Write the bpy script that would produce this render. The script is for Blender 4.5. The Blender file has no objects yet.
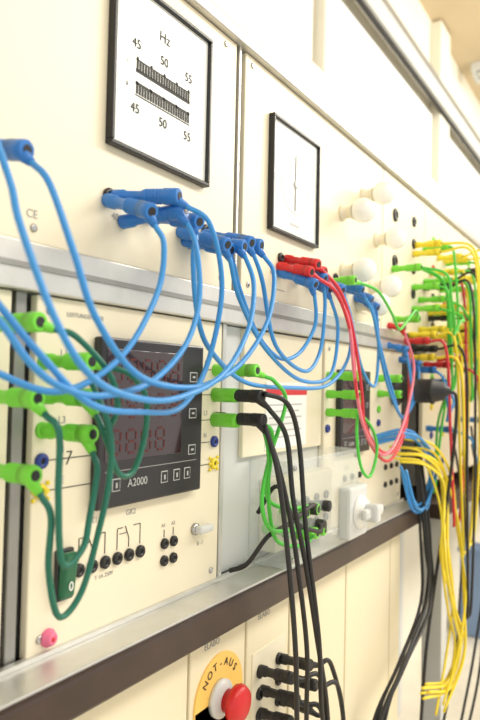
import bpy, bmesh, math, random
from mathutils import Vector, Matrix
random.seed(7)
# ---------- materials ----------
def mat(name,col,rough=.5,metal=0,bump=0,var=0,scale=60,emit=0,alpha=1,coat=0):
    m=bpy.data.materials.new(name); m.use_nodes=True
    n=m.node_tree; b=n.nodes['Principled BSDF']
    c=(col[0],col[1],col[2],1)
    b.inputs['Base Color'].default_value=c
    b.inputs['Roughness'].default_value=rough
    b.inputs['Metallic'].default_value=metal
    b.inputs['Coat Weight'].default_value=coat
    tc=n.nodes.new('ShaderNodeTexCoord'); no=n.nodes.new('ShaderNodeTexNoise')
    no.inputs['Scale'].default_value=scale; no.inputs['Detail'].default_value=4
    n.links.new(tc.outputs['Object'],no.inputs['Vector'])
    if var:
        r=n.nodes.new('ShaderNodeValToRGB')
        r.color_ramp.elements[0].position=.3; r.color_ramp.elements[1].position=.7
        r.color_ramp.elements[0].color=tuple(max(0,x*(1-var)) for x in col)+(1,)
        r.color_ramp.elements[1].color=tuple(min(1,x*(1+var)) for x in col)+(1,)
        n.links.new(no.outputs['Fac'],r.inputs['Fac']); n.links.new(r.outputs['Color'],b.inputs['Base Color'])
    if bump:
        bp=n.nodes.new('ShaderNodeBump'); bp.inputs['Strength'].default_value=bump; bp.inputs['Distance'].default_value=.0005
        n.links.new(no.outputs['Fac'],bp.inputs['Height']); n.links.new(bp.outputs['Normal'],b.inputs['Normal'])
    if emit:
        b.inputs['Emission Color'].default_value=c; b.inputs['Emission Strength'].default_value=emit
    if alpha<1: b.inputs['Alpha'].default_value=alpha
    return m
CREAM=mat('cream_panel',(.87,.80,.62),.42,0,.15,.02,8)
CREAM2=mat('cream_door',(.84,.76,.55),.45,0,.2,.02,6)
WALLM=mat('wall_paint',(.86,.82,.70),.8,0,.3,.02,5)
WHITE=mat('white_board',(.94,.94,.92),.6,0,0,.01,4)
CEIL=mat('ceiling_paint',(.72,.60,.41),.85,0,.2,.03,3)
FLOORM=mat('floor_lino',(.80,.74,.62),.4,0,.1,.06,10)
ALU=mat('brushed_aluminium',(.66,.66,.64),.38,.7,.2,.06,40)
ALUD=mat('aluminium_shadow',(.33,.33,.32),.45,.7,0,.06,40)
BROWN=mat('brown_edge',(.045,.025,.02),.4,0,.2,.2,30)
DARK=mat('dark_gap',(.03,.03,.03),.7)
BLACK=mat('black_plastic',(.012,.012,.014),.35,0,.1)
BLACKR=mat('black_rubber',(.018,.018,.02),.5,0,.2)
BLUE=mat('blue_plastic',(.025,.19,.60),.35,0,.1)
BLUEC=mat('blue_cable',(.04,.29,.72),.38,0,.1)
DBLUE=mat('socket_blue',(.02,.05,.3),.35)
GREEN=mat('green_plastic',(.19,.70,.05),.35,0,.1)
GREENC=mat('green_cable',(.08,.58,.06),.4)
TEAL=mat('dark_green_cable',(.006,.15,.10),.35)
RED=mat('red_plastic',(.66,.02,.025),.35)
REDC=mat('red_cable',(.68,.03,.05),.4)
PINKC=mat('pink_cable',(.82,.2,.28),.4)
YEL=mat('yellow_plastic',(.92,.74,.04),.4)
YELP=mat('yellow_plate',(.93,.60,.15),.5)
PINK=mat('pink_plastic',(.85,.18,.33),.4)
GFACE=mat('gauge_face',(.88,.91,.88),.35,coat=.2)
INK=mat('ink',(.02,.02,.02),.6)
GREYI=mat('grey_ink',(.36,.36,.36),.6)
GREYL=mat('pale_grey_ink',(.55,.56,.56),.6)
SCRF=mat('display_bezel',(.022,.02,.024),.3,0,.05)
SCR=mat('display_window',(.032,.014,.018),.12,coat=.5)
SEG=mat('display_digits',(.085,.012,.014),.4,emit=.03)
ICON=mat('display_icons',(.5,.52,.52),.5)
GLOBE=mat('lamp_glass',(.96,.96,.94),.2,coat=.5)
GREY=mat('light_grey_plastic',(.66,.68,.68),.4)
ACR=mat('clear_acrylic',(.9,.95,.93),.08,alpha=.22)
DGREEN=mat('rocker_green',(.01,.13,.06),.3)
STEEL=mat('steel',(.5,.5,.5),.25,1)
PAPER=mat('paper',(.9,.9,.88),.7)
BLUEBIN=mat('blue_bin',(.2,.3,.5),.5)

def P(s,o,z): return Vector((s/1000,-o/1000,z/1000))
class B:
    def __init__(s): s.bm=bmesh.new(); s.mats=[]; s.lay=s.bm.faces.layers.int.new('done')
    def mi(s,m):
        if m not in s.mats: s.mats.append(m)
        return s.mats.index(m)
    def fin(s,m,sm=False):
        i=s.mi(m); l=s.lay
        for f in s.bm.faces:
            if not f[l]: f.material_index=i; f[l]=1; f.smooth=sm
    def box(s,x0,x1,o0,o1,z0,z1,m,bev=0,rot=None):
        c=P((x0+x1)/2,(o0+o1)/2,(z0+z1)/2)
        sc=Matrix.Diagonal((abs(x1-x0)/1000,abs(o1-o0)/1000,abs(z1-z0)/1000,1))
        M=Matrix.Translation(c)@(rot.to_4x4() if rot else Matrix())@sc
        r=bmesh.ops.create_cube(s.bm,size=1,matrix=M)
        if bev:
            es=list({e for v in r['verts'] for e in v.link_edges})
            bmesh.ops.bevel(s.bm,geom=es,offset=bev/1000,segments=2,affect='EDGES',profile=.5)
        s.fin(m)
    def lathe(s,p,ax,prof,m,seg=14,smooth=True):
        ax=ax.normalized(); t=Vector((0,0,1)) if abs(ax.z)<.9 else Vector((1,0,0))
        u=ax.cross(t).normalized(); v=ax.cross(u)
        rings=[]
        for (d,r) in prof:
            c=p+ax*(d/1000); r=max(r,.01)/1000
            rings.append([s.bm.verts.new(c+(u*math.cos(a)+v*math.sin(a))*r) for a in [2*math.pi*k/seg for k in range(seg)]])
        for a,b in zip(rings,rings[1:]):
            for k in range(seg): s.bm.faces.new((a[k],a[(k+1)%seg],b[(k+1)%seg],b[k]))
        s.fin(m,smooth)
        s.bm.faces.new(rings[0][::-1]); s.bm.faces.new(rings[-1]); s.fin(m)
    def cyl(s,p,ax,l,r,m,seg=14): s.lathe(p,ax,[(0,r),(l,r)],m,seg)
    def sphere(s,c,r,m,seg=20):
        bmesh.ops.create_uvsphere(s.bm,u_segments=seg,v_segments=seg//2+2,radius=r/1000,matrix=Matrix.Translation(c)); s.fin(m,True)
    def tube(s,pts,r,m,seg=8,sub=8):
        pp=[pts[0]*2-pts[1]]+list(pts)+[pts[-1]*2-pts[-2]]
        q=[]
        for i in range(1,len(pp)-2):
            a,b,c,d=pp[i-1:i+3]
            for k in range(sub):
                t=k/sub
                q.append(.5*((2*b)+(c-a)*t+(2*a-5*b+4*c-d)*t*t+(3*b-a-3*c+d)*t**3))
        q.append(pts[-1])
        tg=[(q[min(i+1,len(q)-1)]-q[max(i-1,0)]).normalized() for i in range(len(q))]
        n=tg[0].cross(Vector((.3,.2,1))).normalized(); rings=[]
        for c,t in zip(q,tg):
            n=(n-t*n.dot(t)).normalized(); b=t.cross(n)
            rings.append([s.bm.verts.new(c+(n*math.cos(a)+b*math.sin(a))*r/1000) for a in [2*math.pi*k/seg for k in range(seg)]])
        for a,b in zip(rings,rings[1:]):
            for k in range(seg): s.bm.faces.new((a[k],a[(k+1)%seg],b[(k+1)%seg],b[k]))
        s.bm.faces.new(rings[0][::-1]); s.bm.faces.new(rings[-1]); s.fin(m,True)
    def line(s,a,b,w,m,o=.6):
        d=Vector((b[0]-a[0],0,b[1]-a[1])); L=d.length; ang=math.atan2(d.z,d.x)
        cx,cz=(a[0]+b[0])/2,(a[1]+b[1])/2
        s.box(cx-L/2,cx+L/2,0,o,cz-w/2,cz+w/2,m,rot=Matrix.Rotation(-ang,3,'Y'))
    def plug(s,rear,m,ds=0,dz=0,wall=0,hole=True):
        base=P(rear[0]+ds,wall,rear[2]+dz); r=P(*rear); ax=r-base; L=ax.length*1000
        k=L/60
        prof=[(0,5.6),(2,6.2),(12*k,6.2),(14*k,5),(27*k,4.8),(30*k,6.3)]
        t=32*k
        while t<46*k: prof+=[(t,6.6),(t+1.2,6.6),(t+1.6,6),(t+2.6,6)]; t+=3
        prof+=[(47*k,7),(L-1,6.8),(L,6)]
        s.lathe(base,ax,prof,m)
        if hole: s.cyl(r-ax.normalized()*.0005,ax,1,3.6,BLACK,12)
        return ax.normalized()
    def make(s,name,parent=None):
        bmesh.ops.recalc_face_normals(s.bm,faces=s.bm.faces)
        me=bpy.data.meshes.new(name); s.bm.to_mesh(me); s.bm.free()
        for m in s.mats: me.materials.append(m)
        ob=bpy.data.objects.new(name,me); bpy.context.collection.objects.link(ob)
        if parent: ob.parent=parent
        return ob
def empty(name):
    e=bpy.data.objects.new(name,None); bpy.context.collection.objects.link(e); e.empty_display_size=.05; return e
def text(name,body,s,o,z,size,m=INK,parent=None,rot=0):
    c=bpy.data.curves.new(name,'FONT'); c.body=body; c.size=size/1000; c.align_x='CENTER'; c.align_y='CENTER'; c.extrude=.0001
    c.materials.append(m); ob=bpy.data.objects.new(name,c); bpy.context.collection.objects.link(ob)
    ob.location=P(s,o,z); ob.rotation_euler=(math.pi/2,rot,0)
    if parent: ob.parent=parent
    return ob
def lead(name,pts,plugm,cabm,r=2.3,ends=(1,1),tilt=((0,0),(0,0)),wall=0):
    b=B(); V=[P(*p) for p in pts]
    for i,e in ((0,ends[0]),(-1,ends[1])):
        if e:
            ds,dz=tilt[i]
            ax=b.plug(pts[i],plugm,ds,dz,wall)
            nb=V[1] if i==0 else V[-2]
            d=(nb-V[i]).normalized(); st=V[i]-ax*.009
            dd=(d+ax*.5).normalized()
            b.lathe(st,dd,[(0,5),(6,4.6),(16,3)],plugm,10)
            if i==0: V[0]=st+dd*.008; V.insert(1,st+dd*.018)
            else: V[-1]=st+dd*.008; V.insert(len(V)-1,st+dd*.018)
    b.tube(V,r,cabm)
    return b.make(name)

# ---------- room ----------
def slab(name,x0,x1,y0,y1,z0,z1,m):
    b=B(); b.box(x0*1000,x1*1000,-y0*1000,-y1*1000,z0*1000,z1*1000,m); return b.make(name)
slab('floor',-2,10,-4,.62,-.1,0,FLOORM)
slab('wall_back',-2,10,.5,.62,0,2.95,WALLM)
slab('wall_end',10,10.1,-4,.62,0,2.95,WALLM)
slab('ceiling',-2,10.1,-4,.62,2.95,3.05,CEIL)
b=B()
for x0,x1 in ((-1000,1780),(1910,3060),(3300,5200),(5400,7600)):
    b.box(x0,x1,-500,-482,1600,2480,WHITE,3)
b.make('trim_white_boards')
b=B()
for x0,x1 in ((1800,1890),(3090,3260),(5240,5360),(7640,7760)): b.box(x0,x1,-500,-450,0,2940,WALLM,4)
b.make('trim_pillars')
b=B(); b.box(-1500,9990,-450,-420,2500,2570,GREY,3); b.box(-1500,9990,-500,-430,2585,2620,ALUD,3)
b.box(-1500,9990,-450,-435,2490,2500,DARK); b.make('trim_cable_duct')
for x in (3600,4300,5600):
    b=B(); b.box(x,x+110,-430,900,2900,2950,GREY,6)
    for d in (25,80): b.cyl(P(x+d,-400,2886),Vector((0,-1,0)),1270,12,WHITE,12)
    for o in (-412,880): b.box(x+5,x+105,o-8,o+8,2868,2902,GREY,3)
    b.make('fluorescent_ceiling_lamp')

# ---------- bench 1 ----------
bench=empty('electrical_test_bench')
b=B()
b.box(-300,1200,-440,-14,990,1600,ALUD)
b.box(-300,1200,-14,6,1264,1300,ALU,1.5)
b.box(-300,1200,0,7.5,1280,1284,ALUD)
b.box(-300,1326,-14,8,1577,1590,ALU,1.5)
b.box(-300,1326,-100,4,1592,1636,CREAM,2)
b.box(-300,1326,-8,2,1588,1594,DARK)
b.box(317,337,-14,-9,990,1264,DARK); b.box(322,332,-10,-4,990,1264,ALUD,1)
b.box(591,609,-14,-9,990,1264,DARK); b.box(594,601,-10,-1,990,1264,ALU,1)
b.box(609,624,-14,-5,1300,1577,DARK); b.box(613,617,-10,0,1300,1577,ALU,.5)
b.make('rack_frame',bench)
b=B()
for x0,x1 in ((-300,607),(626,1080),(1083,1327)): b.box(x0,x1,-8,0,1301,1576,CREAM,1.2)
for x0,x1 in ((-300,315),(338,590),(855,1195)): b.box(x0,x1,-8,0,992,1263,CREAM,1.2)
b.box(610,853,-12,-8,992,1263,GREY,.5)
b.box(640,850,-8,-2,1115,1262,CREAM,1)
for x in (350,578,868,1182):
    for z in (1004,1252): b.lathe(P(x,0,z),Vector((0,-1,0)),[(0,3.2),(1,3.2),(1.6,2)],STEEL)
for x in (332,584,640,1068):
    for z in (1312,1566): b.lathe(P(x,0,z),Vector((0,-1,0)),[(0,3.2),(1,3.2),(1.6,2)],STEEL)
b.make('front_panels',bench)
b=B(); b.box(-300,1205,-450,42,957,987,BROWN,3)
b.box(-300,1205,0,38,987,990,ALU,1); b.box(-300,1205,-2,4,990,994,ALU,.5)
b.make('worktop',bench)
b=B(); b.box(-300,1150,-440,-2,80,957,DARK); b.box(-280,1140,-400,-20,0,80,DARK)
for x0,x1 in ((-300,98),(102,300),(304,520),(524,625),(629,727),(731,904),(908,1096),(1100,1150)):
    b.box(x0,x1,-2,16,90,950,CREAM2,1.5)
b.box(-300,1150,-2,17.5,949,957,DARK)
b.make('cabinet_doors',bench)

# ---------- frequency meter ----------
def frame(b,s0,s1,z0,z1,w,d,m,face):
    b.box(s0,s1,0,d,z1-w,z1,m,1); b.box(s0,s1,0,d,z0,z0+w,m,1)
    b.box(s0,s0+w,0,d,z0+w,z1-w,m,1); b.box(s1-w,s1,0,d,z0+w,z1-w,m,1)
    b.box(s0+w-1,s1-w+1,0,d-4,z0+w-1,z1-w+1,face)
g=empty('frequency_meter')
b=B(); frame(b,404,549,1399,1552,4,8,BLACK,GFACE)
def seg(b,s0,s1,z0,z1,m,o=4,t=.4): b.box(s0,s1,o,o+t,z0,z1,m)
for k in range(21):
    s=438+k*3.8
    seg(b,s-1.35,s+1.35,1475,1484 if k%5 else 1487,INK); seg(b,s-1.35,s+1.35,1454,1462 if k%5 else 1465,INK)
seg(b,436,516,1484,1485,INK); seg(b,436,516,1452,1453,INK); seg(b,436,516,1473,1476,INK); seg(b,436,516,1462,1464.5,INK)
b.make('meter_body',g)
for t,s,z,sz in (('Hz',475,1520,14),('45',436,1498,12),('50',475,1498,12),('55',513,1498,12),('45',436,1440,12),('50',475,1440,12),('55',513,1440,12),('I',425,1479,6),('II',425,1458,6)):
    text('dial_text',t,s,4.5,z,sz,INK,g)
# ---------- pointer meter ----------
g=empty('pointer_meter')
b=B(); frame(b,681,812,1385,1526,4,8,BLACK,GFACE)
cx,cz=746,1455
for k in range(60):
    a=2*math.pi*(k+.5)/60
    b.box(cx+38*math.cos(a)-2.2,cx+38*math.cos(a)+2.2,4,4.4,cz+38*math.sin(a)-.6,cz+38*math.sin(a)+.6,GREYL,rot=Matrix.Rotation(-(a+math.pi/2),3,'Y'))
for k in range(13):
    a=math.pi*(.15+.7*k/12)
    b.box(cx+44*math.cos(a)-3,cx+44*math.cos(a)+3,4,4.4,cz+44*math.sin(a)-.5,cz+44*math.sin(a)+.5,GREYI,rot=Matrix.Rotation(-a,3,'Y'))
b.box(cx-1.2,cx+1.2,4,5,cz-34,cz+36,GREYI); b.lathe(P(cx,4,cz),Vector((0,-1,0)),[(0,5),(2,5),(2.5,3)],GREY)
b.box(cx-12,cx+12,4,4.5,cz-54,cz-51,GREYL)
b.make('meter_body',g)

# ---------- power displays ----------
def digit(b,s,z,w,h,o):
    t=h*.11
    for (a,c) in ((z+h/2,0),(z,0),(z-h/2,0)): b.box(s-w/2+t,s+w/2-t,o,o+.3,a-t/2,a+t/2,SEG)
    for sx in (-1,1):
        for sz in (-1,1): b.box(s+sx*w/2-t/2,s+sx*w/2+t/2,o,o+.3,z+sz*h/4-h/4+t*.7,z+sz*h/4+h/4-t*.7,SEG)
def display(s0,s1,z0,z1):
    g=empty('power_meter_display'); b=B(); W=s1-s0; k=W/149
    b.box(s0,s1,0,9,z0,z1,SCRF,2)
    b.box(s0+7*k,s1-36*k,9,9.6,z0+40*k,z1-10*k,SCR,.3)
    for r in range(3):
        for c in range(5 if r<2 else 4): digit(b,s0+(20+c*20)*k,z1-(28+r*31)*k,12*k,20*k,9.7)
    for q in range(3):
        z=z1-(32+q*36)*k; b.box(s1-24*k,s1-12*k,9,9.8,z-5*k,z+5*k,ICON,.3); b.box(s1-22.9*k,s1-13.1*k,9.4,10,z-4*k,z+4*k,SCRF); b.box(s1-20*k,s1-16*k,9.4,10.3,z-1*k,z+1*k,ICON)
    for x in (22,88,107,124):
        b.box(s0+(x-5)*k,s0+(x+5)*k,9,9.8,z0+14*k,z0+25*k,ICON,.3); b.box(s0+(x-4.1)*k,s0+(x+4.1)*k,9.4,10,z0+14.9*k,z0+24.1*k,SCRF); b.box(s0+(x-1)*k,s0+(x+1)*k,9.4,10.3,z0+17*k,z0+21.5*k,ICON)
    b.box(s0+8*k,s1-10*k,9,9.4,z0+31*k,z0+31.6*k,GREYI)
    b.make('display_body',g)
    text('display_text','A2000',s0+50*k,9.6,z0+19*k,10*k,ICON,g)
display(398,544,1093,1236); display(894,1012,1097,1223)

# ---------- sockets ----------
def socket(b,s,z,m,r=6.5,o=0):
    b.lathe(P(s,o,z),Vector((0,-1,0)),[(0,r),(2.5,r),(3.5,r*.8),(3.5,r*.45),(1,r*.4)],m); b.cyl(P(s,o,z),Vector((0,-1,0)),2,r*.4,BLACK,10)
b=B()
for z in (1237,1187,1137): socket(b,296,z,GREEN)
socket(b,296,1108,DBLUE); socket(b,296,1086,YEL)
for s in (346,578):
    for z in (1213,1187,1161): socket(b,s,z,GREEN)
    socket(b,s,1138,DBLUE,6); socket(b,s,1115,YEL,6)
for s in (346,578,296):
    for dz in (-6,0,6):
        for dx in (-7,7): b.sphere(P(s+dx,1,(1115 if s!=296 else 1086)+dz),1.8,YEL,8)
for k in range(6): socket(b,388+15*k,1047,BLACK,5.5)
for s in (498,512):
    for z in (1047,1031): socket(b,s,z,BLACK,5)
for s in (410,476,511,553,716,771,884,262): socket(b,s,1356,BLACK,6.5)
for z in (1213,1187,1161): socket(b,865,z,GREEN,6); socket(b,1072,z,GREEN,6)
socket(b,865,1138,DBLUE,6); socket(b,1072,1138,DBLUE,6)
for z in (1508,1465,1424,1373): socket(b,1145,z,BLACK,12)
for z in (1520,1477,1428,1380,1340): socket(b,1255,z,BLACK,10)
for s in (930,960,990,1110,1140,1170):
    for z in (1030,1060): socket(b,s,z,BLACK,5)
b.make('panel_sockets',bench)
b=B()
for s0 in (388,433):
    for d in (0,15,30): b.line((s0+d,1054),(s0+d,1059),.5,INK)
    b.line((s0,1059),(s0,1072),.5,INK); b.line((s0+30,1059),(s0+30,1072),.5,INK)
    b.line((s0+15,1059),(s0+15,1062),.5,INK); b.line((s0+15,1062),(s0+10,1073),.6,INK)
    b.line((s0,1072),(s0+7,1072),.5,INK); b.line((s0+30,1072),(s0+21,1072),.5,INK)
    b.line((s0+3,1067),(s0+12,1067),.4,INK)
b.line((498,1053),(498,1060),.5,INK); b.line((512,1053),(512,1060),.5,INK)
for z in (1213,1187,1161,1138,1115):
    b.line((354,z),(398,z),.6,INK); b.line((551,z),(570,z),.6,INK)
for z in (1187,1138): b.line((372,z-5),(377,z+5),.8,INK); b.line((372,z+5),(377,z+5),.8,INK)
for s in (700,980): b.line((s,1316),(s+30,1316),.7,GREYI)
b.make('printed_diagrams',bench)
for t,s,z,sz in (('L1',366,1220,8),('L2',366,1194,8),('L3',366,1168,8),('N',366,1145,8),('PE',366,1121,8),('GK1',402,1084,7),('GK2',450,1084,7),
    ('400V',424,1340,9),('400V',700,1335,9),('CE',330,1322,9),('L1',562,1220,7),('L2',562,1194,7),('L3',562,1168,7),('N',562,1145,7),('LEISTUNGSMESSER',388,1251,5),
    ('T 1A 250V',418,1036,5),('A1',497,1064,5),('A2',512,1064,5),('0 - I',557,1036,6),('GK1',940,1075,8),('CE',365,1020,5),('L1',283,1168,7),('N',283,1120,7)):
    text('label_text',t,s,.3,z,sz,GREYI,bench)

b=B(); b.box(362,380,0,4,1028,1068,BLACK,1.5); b.box(364,378,2,10,1030,1066,DGREEN,2.5,rot=Matrix.Rotation(.12,3,'X')); sw=b.make('green_rocker_switch')
text('switch_text','0',371,10.6,1040,10,WHITE,sw)
b=B(); b.lathe(P(358,0,1003),Vector((0,-1,0)),[(0,7),(2,7),(3,5.5),(6,5),(7,3.5)],PINK); b.sphere(P(358,5,1003),3,REDC,10); b.make('pink_fuse_cap')
b=B(); b.lathe(P(547,0,1052),Vector((0,-1,0)),[(0,6),(3,6),(4,4)],STEEL); b.box(543,566,3,12,1048,1056,GREY,2.5); b.make('key_switch')

# ---------- globe lamps ----------
for s,z in ((905,1456),(988,1503),(1050,1444),(912,1370),(1030,1362),(975,1326)):
    b=B(); b.lathe(P(s,0,z),Vector((0,-1,0)),[(0,12),(3,12),(4,9),(14,9),(16,10),(19,12)],CREAM,18); b.sphere(P(s,34,z),18,GLOBE,24); b.make('globe_lamp')

# ---------- emergency stop ----------
g=empty('emergency_stop_button'); b=B()
b.box(530,618,16,18,800,880,YELP,1); b.lathe(P(574,16,880),Vector((0,-1,0)),[(0,44),(2,44)],YELP,48,False)
b.lathe(P(572,18,880),Vector((0,-1,0)),[(0,19),(5,19),(6,15),(10,12)],GREY,24)
b.lathe(P(572,28,880),Vector((0,-1,0)),[(0,11),(8,11),(9,18),(14,19),(19,16),(22,9),(22.5,0)],RED,26); b.make('mushroom_button',g)
for k,ch in enumerate('NOT-AUS'):
    a=(k-3)*.30
    text('stop_text',ch,574+34*math.sin(a),18.5,880+34*math.cos(a),11,INK,g,a)
text('stop_text','ELABO',560,16.4,937,9,GREYI,g)
text('door_text','ELABO',665,16.4,937,9,GREYI,bench)
b=B(); b.box(640,716,16,17,800,900,CREAM,.3)
for s in (656,700):
    for z in (876,852,828,804): socket(b,s,z,BLACK,7,17)
b.make('cabinet_sockets',bench)
bl=[((650,62,882),(700,75,860),(730,70,700),(700,60,520)),((655,66,858),(690,80,830),(720,75,690),(690,60,500)),((652,60,834),(680,80,790),(690,70,640),(680,60,480)),
((700,60,878),(735,70,868),(790,65,760),(800,60,560)),((702,66,856),(745,75,840),(780,70,740),(790,60,540)),((699,60,830),(730,70,800),(750,70,700),(740,60,520))]
for p in bl: lead('black_safety_lead',p,BLACKR,BLACKR,2.8,(1,0),((6,-4),(0,0)),wall=17)

# ---------- notice + acrylic box + rotary switch ----------
g=empty('paper_notice'); b=B(); b.box(690,800,-2,-1,1120,1202,PAPER); b.box(690,800,-1,-.6,1186,1194,REDC)
for k in range(6): b.box(698,785-8*(k%2),-1,-.6,1173-k*8,1175-k*8,GREYL)
b.make('sheet',g)
b=B()
for x in (668,872): b.box(x-1.5,x+1.5,-8,45,992,1112,ACR)
b.box(668,872,43,46,992,1112,ACR); b.box(668,872,-8,46,1110,1113,ACR); b.box(668,872,-8,46,990.5,993,ACR)
for x in (676,864):
    for z in (1000,1104): b.cyl(P(x,43,z),Vector((0,-1,0)),5,3,STEEL)
b.make('clear_acrylic_cover')
b=B(); b.box(690,850,-8,16,1000,1085,CREAM,2)
for k in range(5):
    for z in (1022,1052): socket(b,708+k*30,z,BLACK,5.5,16)
b.plug((722,56,1052),GREEN,-4,0,16); b.plug((742,56,1024),GREEN,-4,0,16); b.plug((760,54,1050),BLACKR,-4,0,16)
b.make('socket_strip')
b=B(); b.box(800,862,46,64,1000,1068,GREY,4); b.lathe(P(832,64,1034),Vector((0,-1,0)),[(0,22),(3,22),(5,17),(10,16)],WHITE,24)
b.box(806,872,74,84,1027,1041,GREY,4); b.box(824,840,72,92,1022,1046,GREY,4); b.box(864,874,76,83,1030,1038,BLACK,2); b.make('rotary_switch')
b=B(); b.lathe(P(1150,0,1192),Vector((.1,-1,.02)),[(0,26),(10,26),(12,21),(30,21),(32,24),(36,24),(38,21),(64,21),(66,23),(70,23),(72,19),(88,16),(92,9),(98,6)],BLACKR,24)
b.tube([P(1161,96,1194),P(1172,105,1180),P(1200,95,1100),P(1205,80,980),P(1170,60,760),P(1150,55,600)],3,BLACKR); b.make('industrial_power_connector')

# ---------- patch leads ----------
def dec(sx,offs): return [(int(t[:3]) if len(t)==6 else int(t[:-3]),o,700+int(t[-3:])) for t,o in zip(sx.split(),offs)]
SPEC=[('blue','270640 271616 278574 291539 324508 367497 424498 486518 539560 567607 564637',(65,85,100,105,105,100,95,90,85,75,62),(1,1),((-6,10),(-8,8))),
('blue','222650 238640 248612 246586 255534 278503 314490 373488 440506 495547 520590 532630',(58,72,78,90,110,115,115,105,100,90,80,62),(1,1),((0,0),(-6,8))),
('blue','222560 231545 243531 256509 274496 308490 363499 410528 434566 436608 437643',(52,70,80,90,95,95,90,85,80,75,62),(1,1),((0,0),(-10,-6))),
('blue','230515 244510 260502 290492 321500 358525 394570 402606 396632',(50,58,60,70,75,75,70,68,60),(1,1),((0,0),(12,20))),
('blue','453636 445600 454554 483527 549501 653496 755500 818536 826587 786622',(65,65,65,60,55,50,50,50,50,55),(1,1),((10,14),(10,18))),
('blue','502626 528579 587536 678505 761512 783571 756619',(62,60,55,50,50,50,50),(1,1),((8,20),(8,20))),
('blue','705618 715571 686537 638528 581549 544591 520625',(55,50,45,45,50,50,55),(1,1),((8,20),(-2,14))),
('blue','930627 966563 1025494 1077448 1130477 1104562',(40,40,40,40,40,40),(1,1),((0,20),(0,10))),
('red','704633 758612 806559 830481 910415 1013400 1108460 1147565',(50,60,60,60,55,50,40,30),(1,1),((8,12),(0,5))),
('red','722645 776618 812575 846500 885430 985385 1090420 1160500',(50,56,58,58,52,48,40,30),(1,1),((8,12),(0,5))),
('pink','741639 792584 819507 857440 953398 1051438 1139529 1117601',(50,60,60,60,55,50,40,30),(1,1),((8,8),(0,5)))]
COL={'blue':(BLUE,BLUEC),'red':(RED,REDC),'pink':(RED,PINKC)}
for c,s,o,e,t in SPEC: lead(('red' if c=='pink' else c)+'_patch_lead',dec(s,o),*COL[c],2.3,e,t)
lead('blue_patch_lead',[(428,62,1352),(448,80,1330),(470,78,1280),(462,70,1215),(420,75,1180),(360,85,1178),(300,95,1185),(262,90,1215),(240,70,1250),(225,50,1275)],BLUE,BLUEC,2.3,(1,1),((-14,4),(0,0)))
lead('blue_patch_lead',[(545,62,1336),(560,66,1300),(600,60,1240),(680,55,1215),(730,50,1240),(742,50,1290),(738,52,1330)],BLUE,BLUEC,2.3,(1,1),((6,16),(6,20)))
lead('blue_patch_lead',[(800,50,1325),(820,52,1290),(880,45,1225),(940,42,1200),(960,40,1250),(955,40,1318)],BLUE,BLUEC,2.3,(1,1),((6,20),(6,20)))
lead('blue_patch_lead',[(880,45,1335),(905,52,1300),(960,45,1240),(1010,42,1190),(1080,40,1150),(1150,40,1180),(1180,40,1240)],BLUE,BLUEC,2.3,(1,1),((0,14),(0,10)))
lead('green_patch_lead',[(850,46,1345),(900,60,1335),(960,60,1310),(1010,55,1290),(1060,50,1305),(1110,50,1330),(1150,46,1320)],GREEN,GREENC,2.3,(1,1))
lead('green_patch_lead',[(346,50,1213),(372,62,1205),(392,62,1188),(395,60,1160),(385,58,1132),(368,58,1132),(352,60,1158),(346,52,1187)],GREEN,TEAL,2.3,(1,1))
lead('green_patch_lead',[(296,52,1187),(302,66,1165),(303,66,1125),(312,62,1079),(330,62,1085),(338,60,1105),(346,58,1135),(347,52,1161)],GREEN,TEAL,2.3,(1,1))
lead('green_patch_lead',[(296,52,1137),(303,60,1110),(306,56,1075),(320,52,1040),(338,54,1052),(346,60,1090),(350,66,1130),(347,68,1165),(340,55,1200)],GREEN,TEAL,2.3,(1,0))
lead('green_patch_lead',[(296,52,1237),(315,66,1228),(340,72,1205),(352,70,1180),(350,60,1161)],GREEN,TEAL,2.3,(1,0))
lead('green_patch_lead',[(578,55,1161),(596,60,1150),(612,50,1115),(612,47,1080),(640,55,1065),(690,55,1060),(700,52,1050)],GREEN,GREENC,2.2,(0,1))
lead('green_patch_lead',[(578,52,1213),(600,60,1202),(625,60,1180),(590,60,1120),(575,62,1080),(600,60,1050),(660,60,1040),(690,56,1028)],GREEN,GREENC,2.2,(1,1))
lead('green_patch_lead',[(583,55,1161),(586,62,1130),(592,60,1080),(620,55,1035),(670,60,1020),(720,56,1024)],GREEN,GREENC,2.2,(0,1))
b=B()
for z in (1213,1187,1161): b.plug((865,48,z),GREEN)
for z in (1213,1187): b.plug((1072,40,z),GREEN)
b.make('green_safety_plugs')
lead('green_patch_lead',[(866,50,1161),(885,60,1140),(900,62,1110),(880,60,1075),(850,58,1090),(840,55,1140),(866,50,1187)],GREEN,GREENC,2.2,(0,0))
# green sleeves at the wall end of the two black-backed plugs
b=B()
for z in (1187,1161): b.lathe(P(578,0,z),Vector((0,-1,0)),[(0,7.6),(26,7.6),(30,7)],GREEN)
b.make('green_safety_plugs')
lead('black_safety_lead',[(575,60,1187),(609,70,1145),(612,78,1080),(630,85,1010),(650,90,930),(690,85,840),(719,75,740),(720,60,560)],BLACKR,BLACKR,2.7,(1,0),((3,0),(0,0)))
lead('black_safety_lead',[(580,60,1163),(592,72,1112),(603,80,1060),(612,85,1010),(630,88,923),(650,80,830),(699,70,700),(705,60,560)],BLACKR,BLACKR,2.7,(1,0))
lead('black_safety_lead',[(581,60,1158),(585,74,1110),(590,85,1025),(600,90,930),(620,85,815),(666,75,700),(690,60,540)],BLACKR,BLACKR,2.7,(0,0))
lead('black_safety_lead',[(575,62,1190),(600,75,1180),(622,78,1140),(628,85,1050),(650,92,930),(680,85,830),(760,75,700),(770,60,540)],GREEN,BLACKR,2.7,(0,0))
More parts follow.
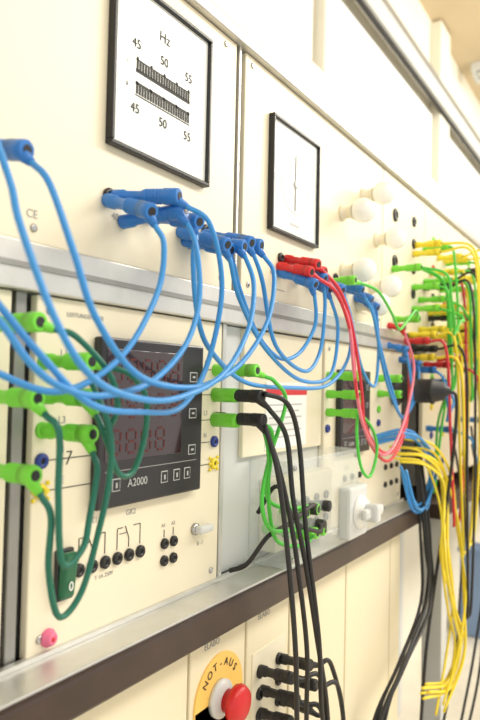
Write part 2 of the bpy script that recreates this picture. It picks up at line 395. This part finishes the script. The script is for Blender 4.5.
lead('black_safety_lead',[(720,56,1052),(690,62,1062),(640,60,1050),(610,50,1040),(602,30,1010),(600,10,1000)],BLACKR,BLACKR,2.5,(1,0))
lead('black_safety_lead',[(740,56,1030),(705,64,1030),(650,62,1050),(628,50,1090),(622,30,1060)],BLACKR,BLACKR,2.5,(1,0))

# ---------- bench 2 ----------
b2=empty('electrical_test_bench.001')
b=B()
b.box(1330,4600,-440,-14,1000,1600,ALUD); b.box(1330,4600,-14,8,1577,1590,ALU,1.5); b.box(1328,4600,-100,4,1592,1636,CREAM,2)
b.box(1330,4600,-14,6,1264,1300,ALU,1.5)
x=1330
while x<4500:
    b.box(x,x+318,-8,0,1301,1576,CREAM,1.2); b.box(x,x+318,-8,0,1000,1263,CREAM,1.2)
    for k in range(3):
        for j in range(4):
            socket(b,x+60+90*k,1330+60*j,(BLACK,BLACK,RED,GREEN)[(k+j)%4],8); socket(b,x+60+90*k,1040+60*j,(BLACK,DBLUE,YEL,GREEN)[(k+j)%4],8)
    x+=322
b.box(1320,4600,-450,42,940,970,BROWN,3)
for x in (1340,2400,3500,4540):
    for o in (-430,0): b.box(x,x+40,o,o+40,0,940,GREY,2)
b.make('bench_structure',b2)
bb=B()
def bundle(plugm,cabm,n,s0,s1,z0,z1,drop,r=2.6,om=60,sp=(60,420)):
    b=bb
    for i in range(n):
        a=random.uniform(s0,s1); za=random.uniform(z0,z1); c=a+random.uniform(*sp); zc=random.uniform(z0,z1)
        low=min(za,zc)-random.uniform(*drop); o=om+random.uniform(-10,35)
        b.plug((a,52,za),plugm); b.plug((c,52,zc),plugm)
        b.tube([P(a,50,za),P(a+5,o+10,za-15),P(a+(c-a)*.15,o+15,(za+low)/2),P(a+(c-a)*.35,o+15,low+20),P((a+c)/2,o+10,low),P(a+(c-a)*.68,o+15,low+25),P(a+(c-a)*.9,o+15,(zc+low)/2),P(c-3,o+5,zc-15),P(c,50,zc)],r,cabm)
bundle(BLUE,BLUEC,9,1150,2600,1080,1380,(60,250))
bundle(GREEN,GREENC,14,1100,2600,1330,1500,(40,300))
bundle(RED,REDC,14,1150,2600,1200,1500,(80,350))
bundle(BLACKR,BLACKR,14,1150,2400,1200,1500,(100,600))
bundle(YEL,YEL,24,1180,2300,1250,1490,(150,500),2.6,72)
def hang(m,base,n,j,r=2.6):
    b=bb
    for i in range(n):
        jx,jo,jz=random.uniform(-j,j),random.uniform(-j/2,j/2),random.uniform(-j,j)
        b.tube([P(p[0]+jx+random.uniform(-8,8),p[1]+jo+random.uniform(-5,5),p[2]+jz*.6) for p in base],r,m)
hang(YEL,[(1100,20,1080),(1140,60,1075),(1190,70,1040),(1206,75,977),(1170,85,901),(1220,90,806),(1270,90,730),(1220,80,670),(1100,70,700)],6,18,2.3)
hang(YEL,[(1120,20,1100),(1160,60,1090),(1220,75,1030),(1260,80,930),(1270,90,820),(1240,90,720),(1180,80,640)],3,18,2.3)
hang(BLUEC,[(1050,10,1110),(1090,50,1120),(1160,60,1100),(1210,60,1050),(1180,60,990),(1110,60,1000),(1080,50,1060)],4,22)
hang(BLACKR,[(1170,40,1100),(1167,60,930),(1137,70,832),(1003,70,776),(934,60,700),(900,60,560)],6,20)
hang(BLACKR,[(1500,40,1100),(1480,70,930),(1460,80,800),(1400,80,650),(1350,60,500)],3,40)
hang(GREENC,[(1255,10,1428),(1290,50,1400),(1360,50,1330),(1340,50,1200),(1290,50,1120),(1260,50,1000)],2,14)
bb.make('patch_lead_bundle')
b=B(); b.box(3340,3480,-400,-120,0,420,BLUEBIN,12); b.box(3332,3488,-410,-110,400,425,BLUEBIN,6); b.make('blue_storage_bin')

# ---------- light ----------
w=bpy.data.worlds.new('world'); bpy.context.scene.world=w; w.use_nodes=True
w.node_tree.nodes['Background'].inputs[0].default_value=(1,.98,.925,1); w.node_tree.nodes['Background'].inputs[1].default_value=1.06
def area(x,y,z,sx,sy,e,rot=(0,0,0),col=(1,.965,.89)):
    l=bpy.data.lights.new('added_fill_light','AREA'); l.shape='RECTANGLE'; l.size=sx; l.size_y=sy; l.energy=e; l.color=col
    ob=bpy.data.objects.new('added_fill_light',l); ob.location=(x,y,z); ob.rotation_euler=rot; bpy.context.collection.objects.link(ob)
area(.8,-1.6,2.8,2.4,.5,27,(math.radians(35),0,0)); area(3.6,-1.6,2.8,3,.5,95,(math.radians(35),0,0))  # unseen fill lamps, added for highlights and a brighter right side

# ---------- camera ----------
ex=Vector((410,-32,-660)).normalized(); ez=Vector((0.022,1,(410*.022-32)/660)).normalized(); ey=ez.cross(ex)
cam=bpy.data.cameras.new('camera'); co=bpy.data.objects.new('camera',cam); bpy.context.collection.objects.link(co)
co.matrix_world=Matrix.Translation((0,-.39,1.2))@Matrix((ex,ey,ez)).to_4x4()
cam.sensor_fit='VERTICAL'; cam.sensor_height=24; cam.lens=22; cam.clip_start=.02
cam.dof.use_dof=True; cam.dof.focus_distance=.68; cam.dof.aperture_fstop=4.2
sc=bpy.context.scene; sc.camera=co
sc.view_settings.view_transform='Standard'; sc.view_settings.exposure=0
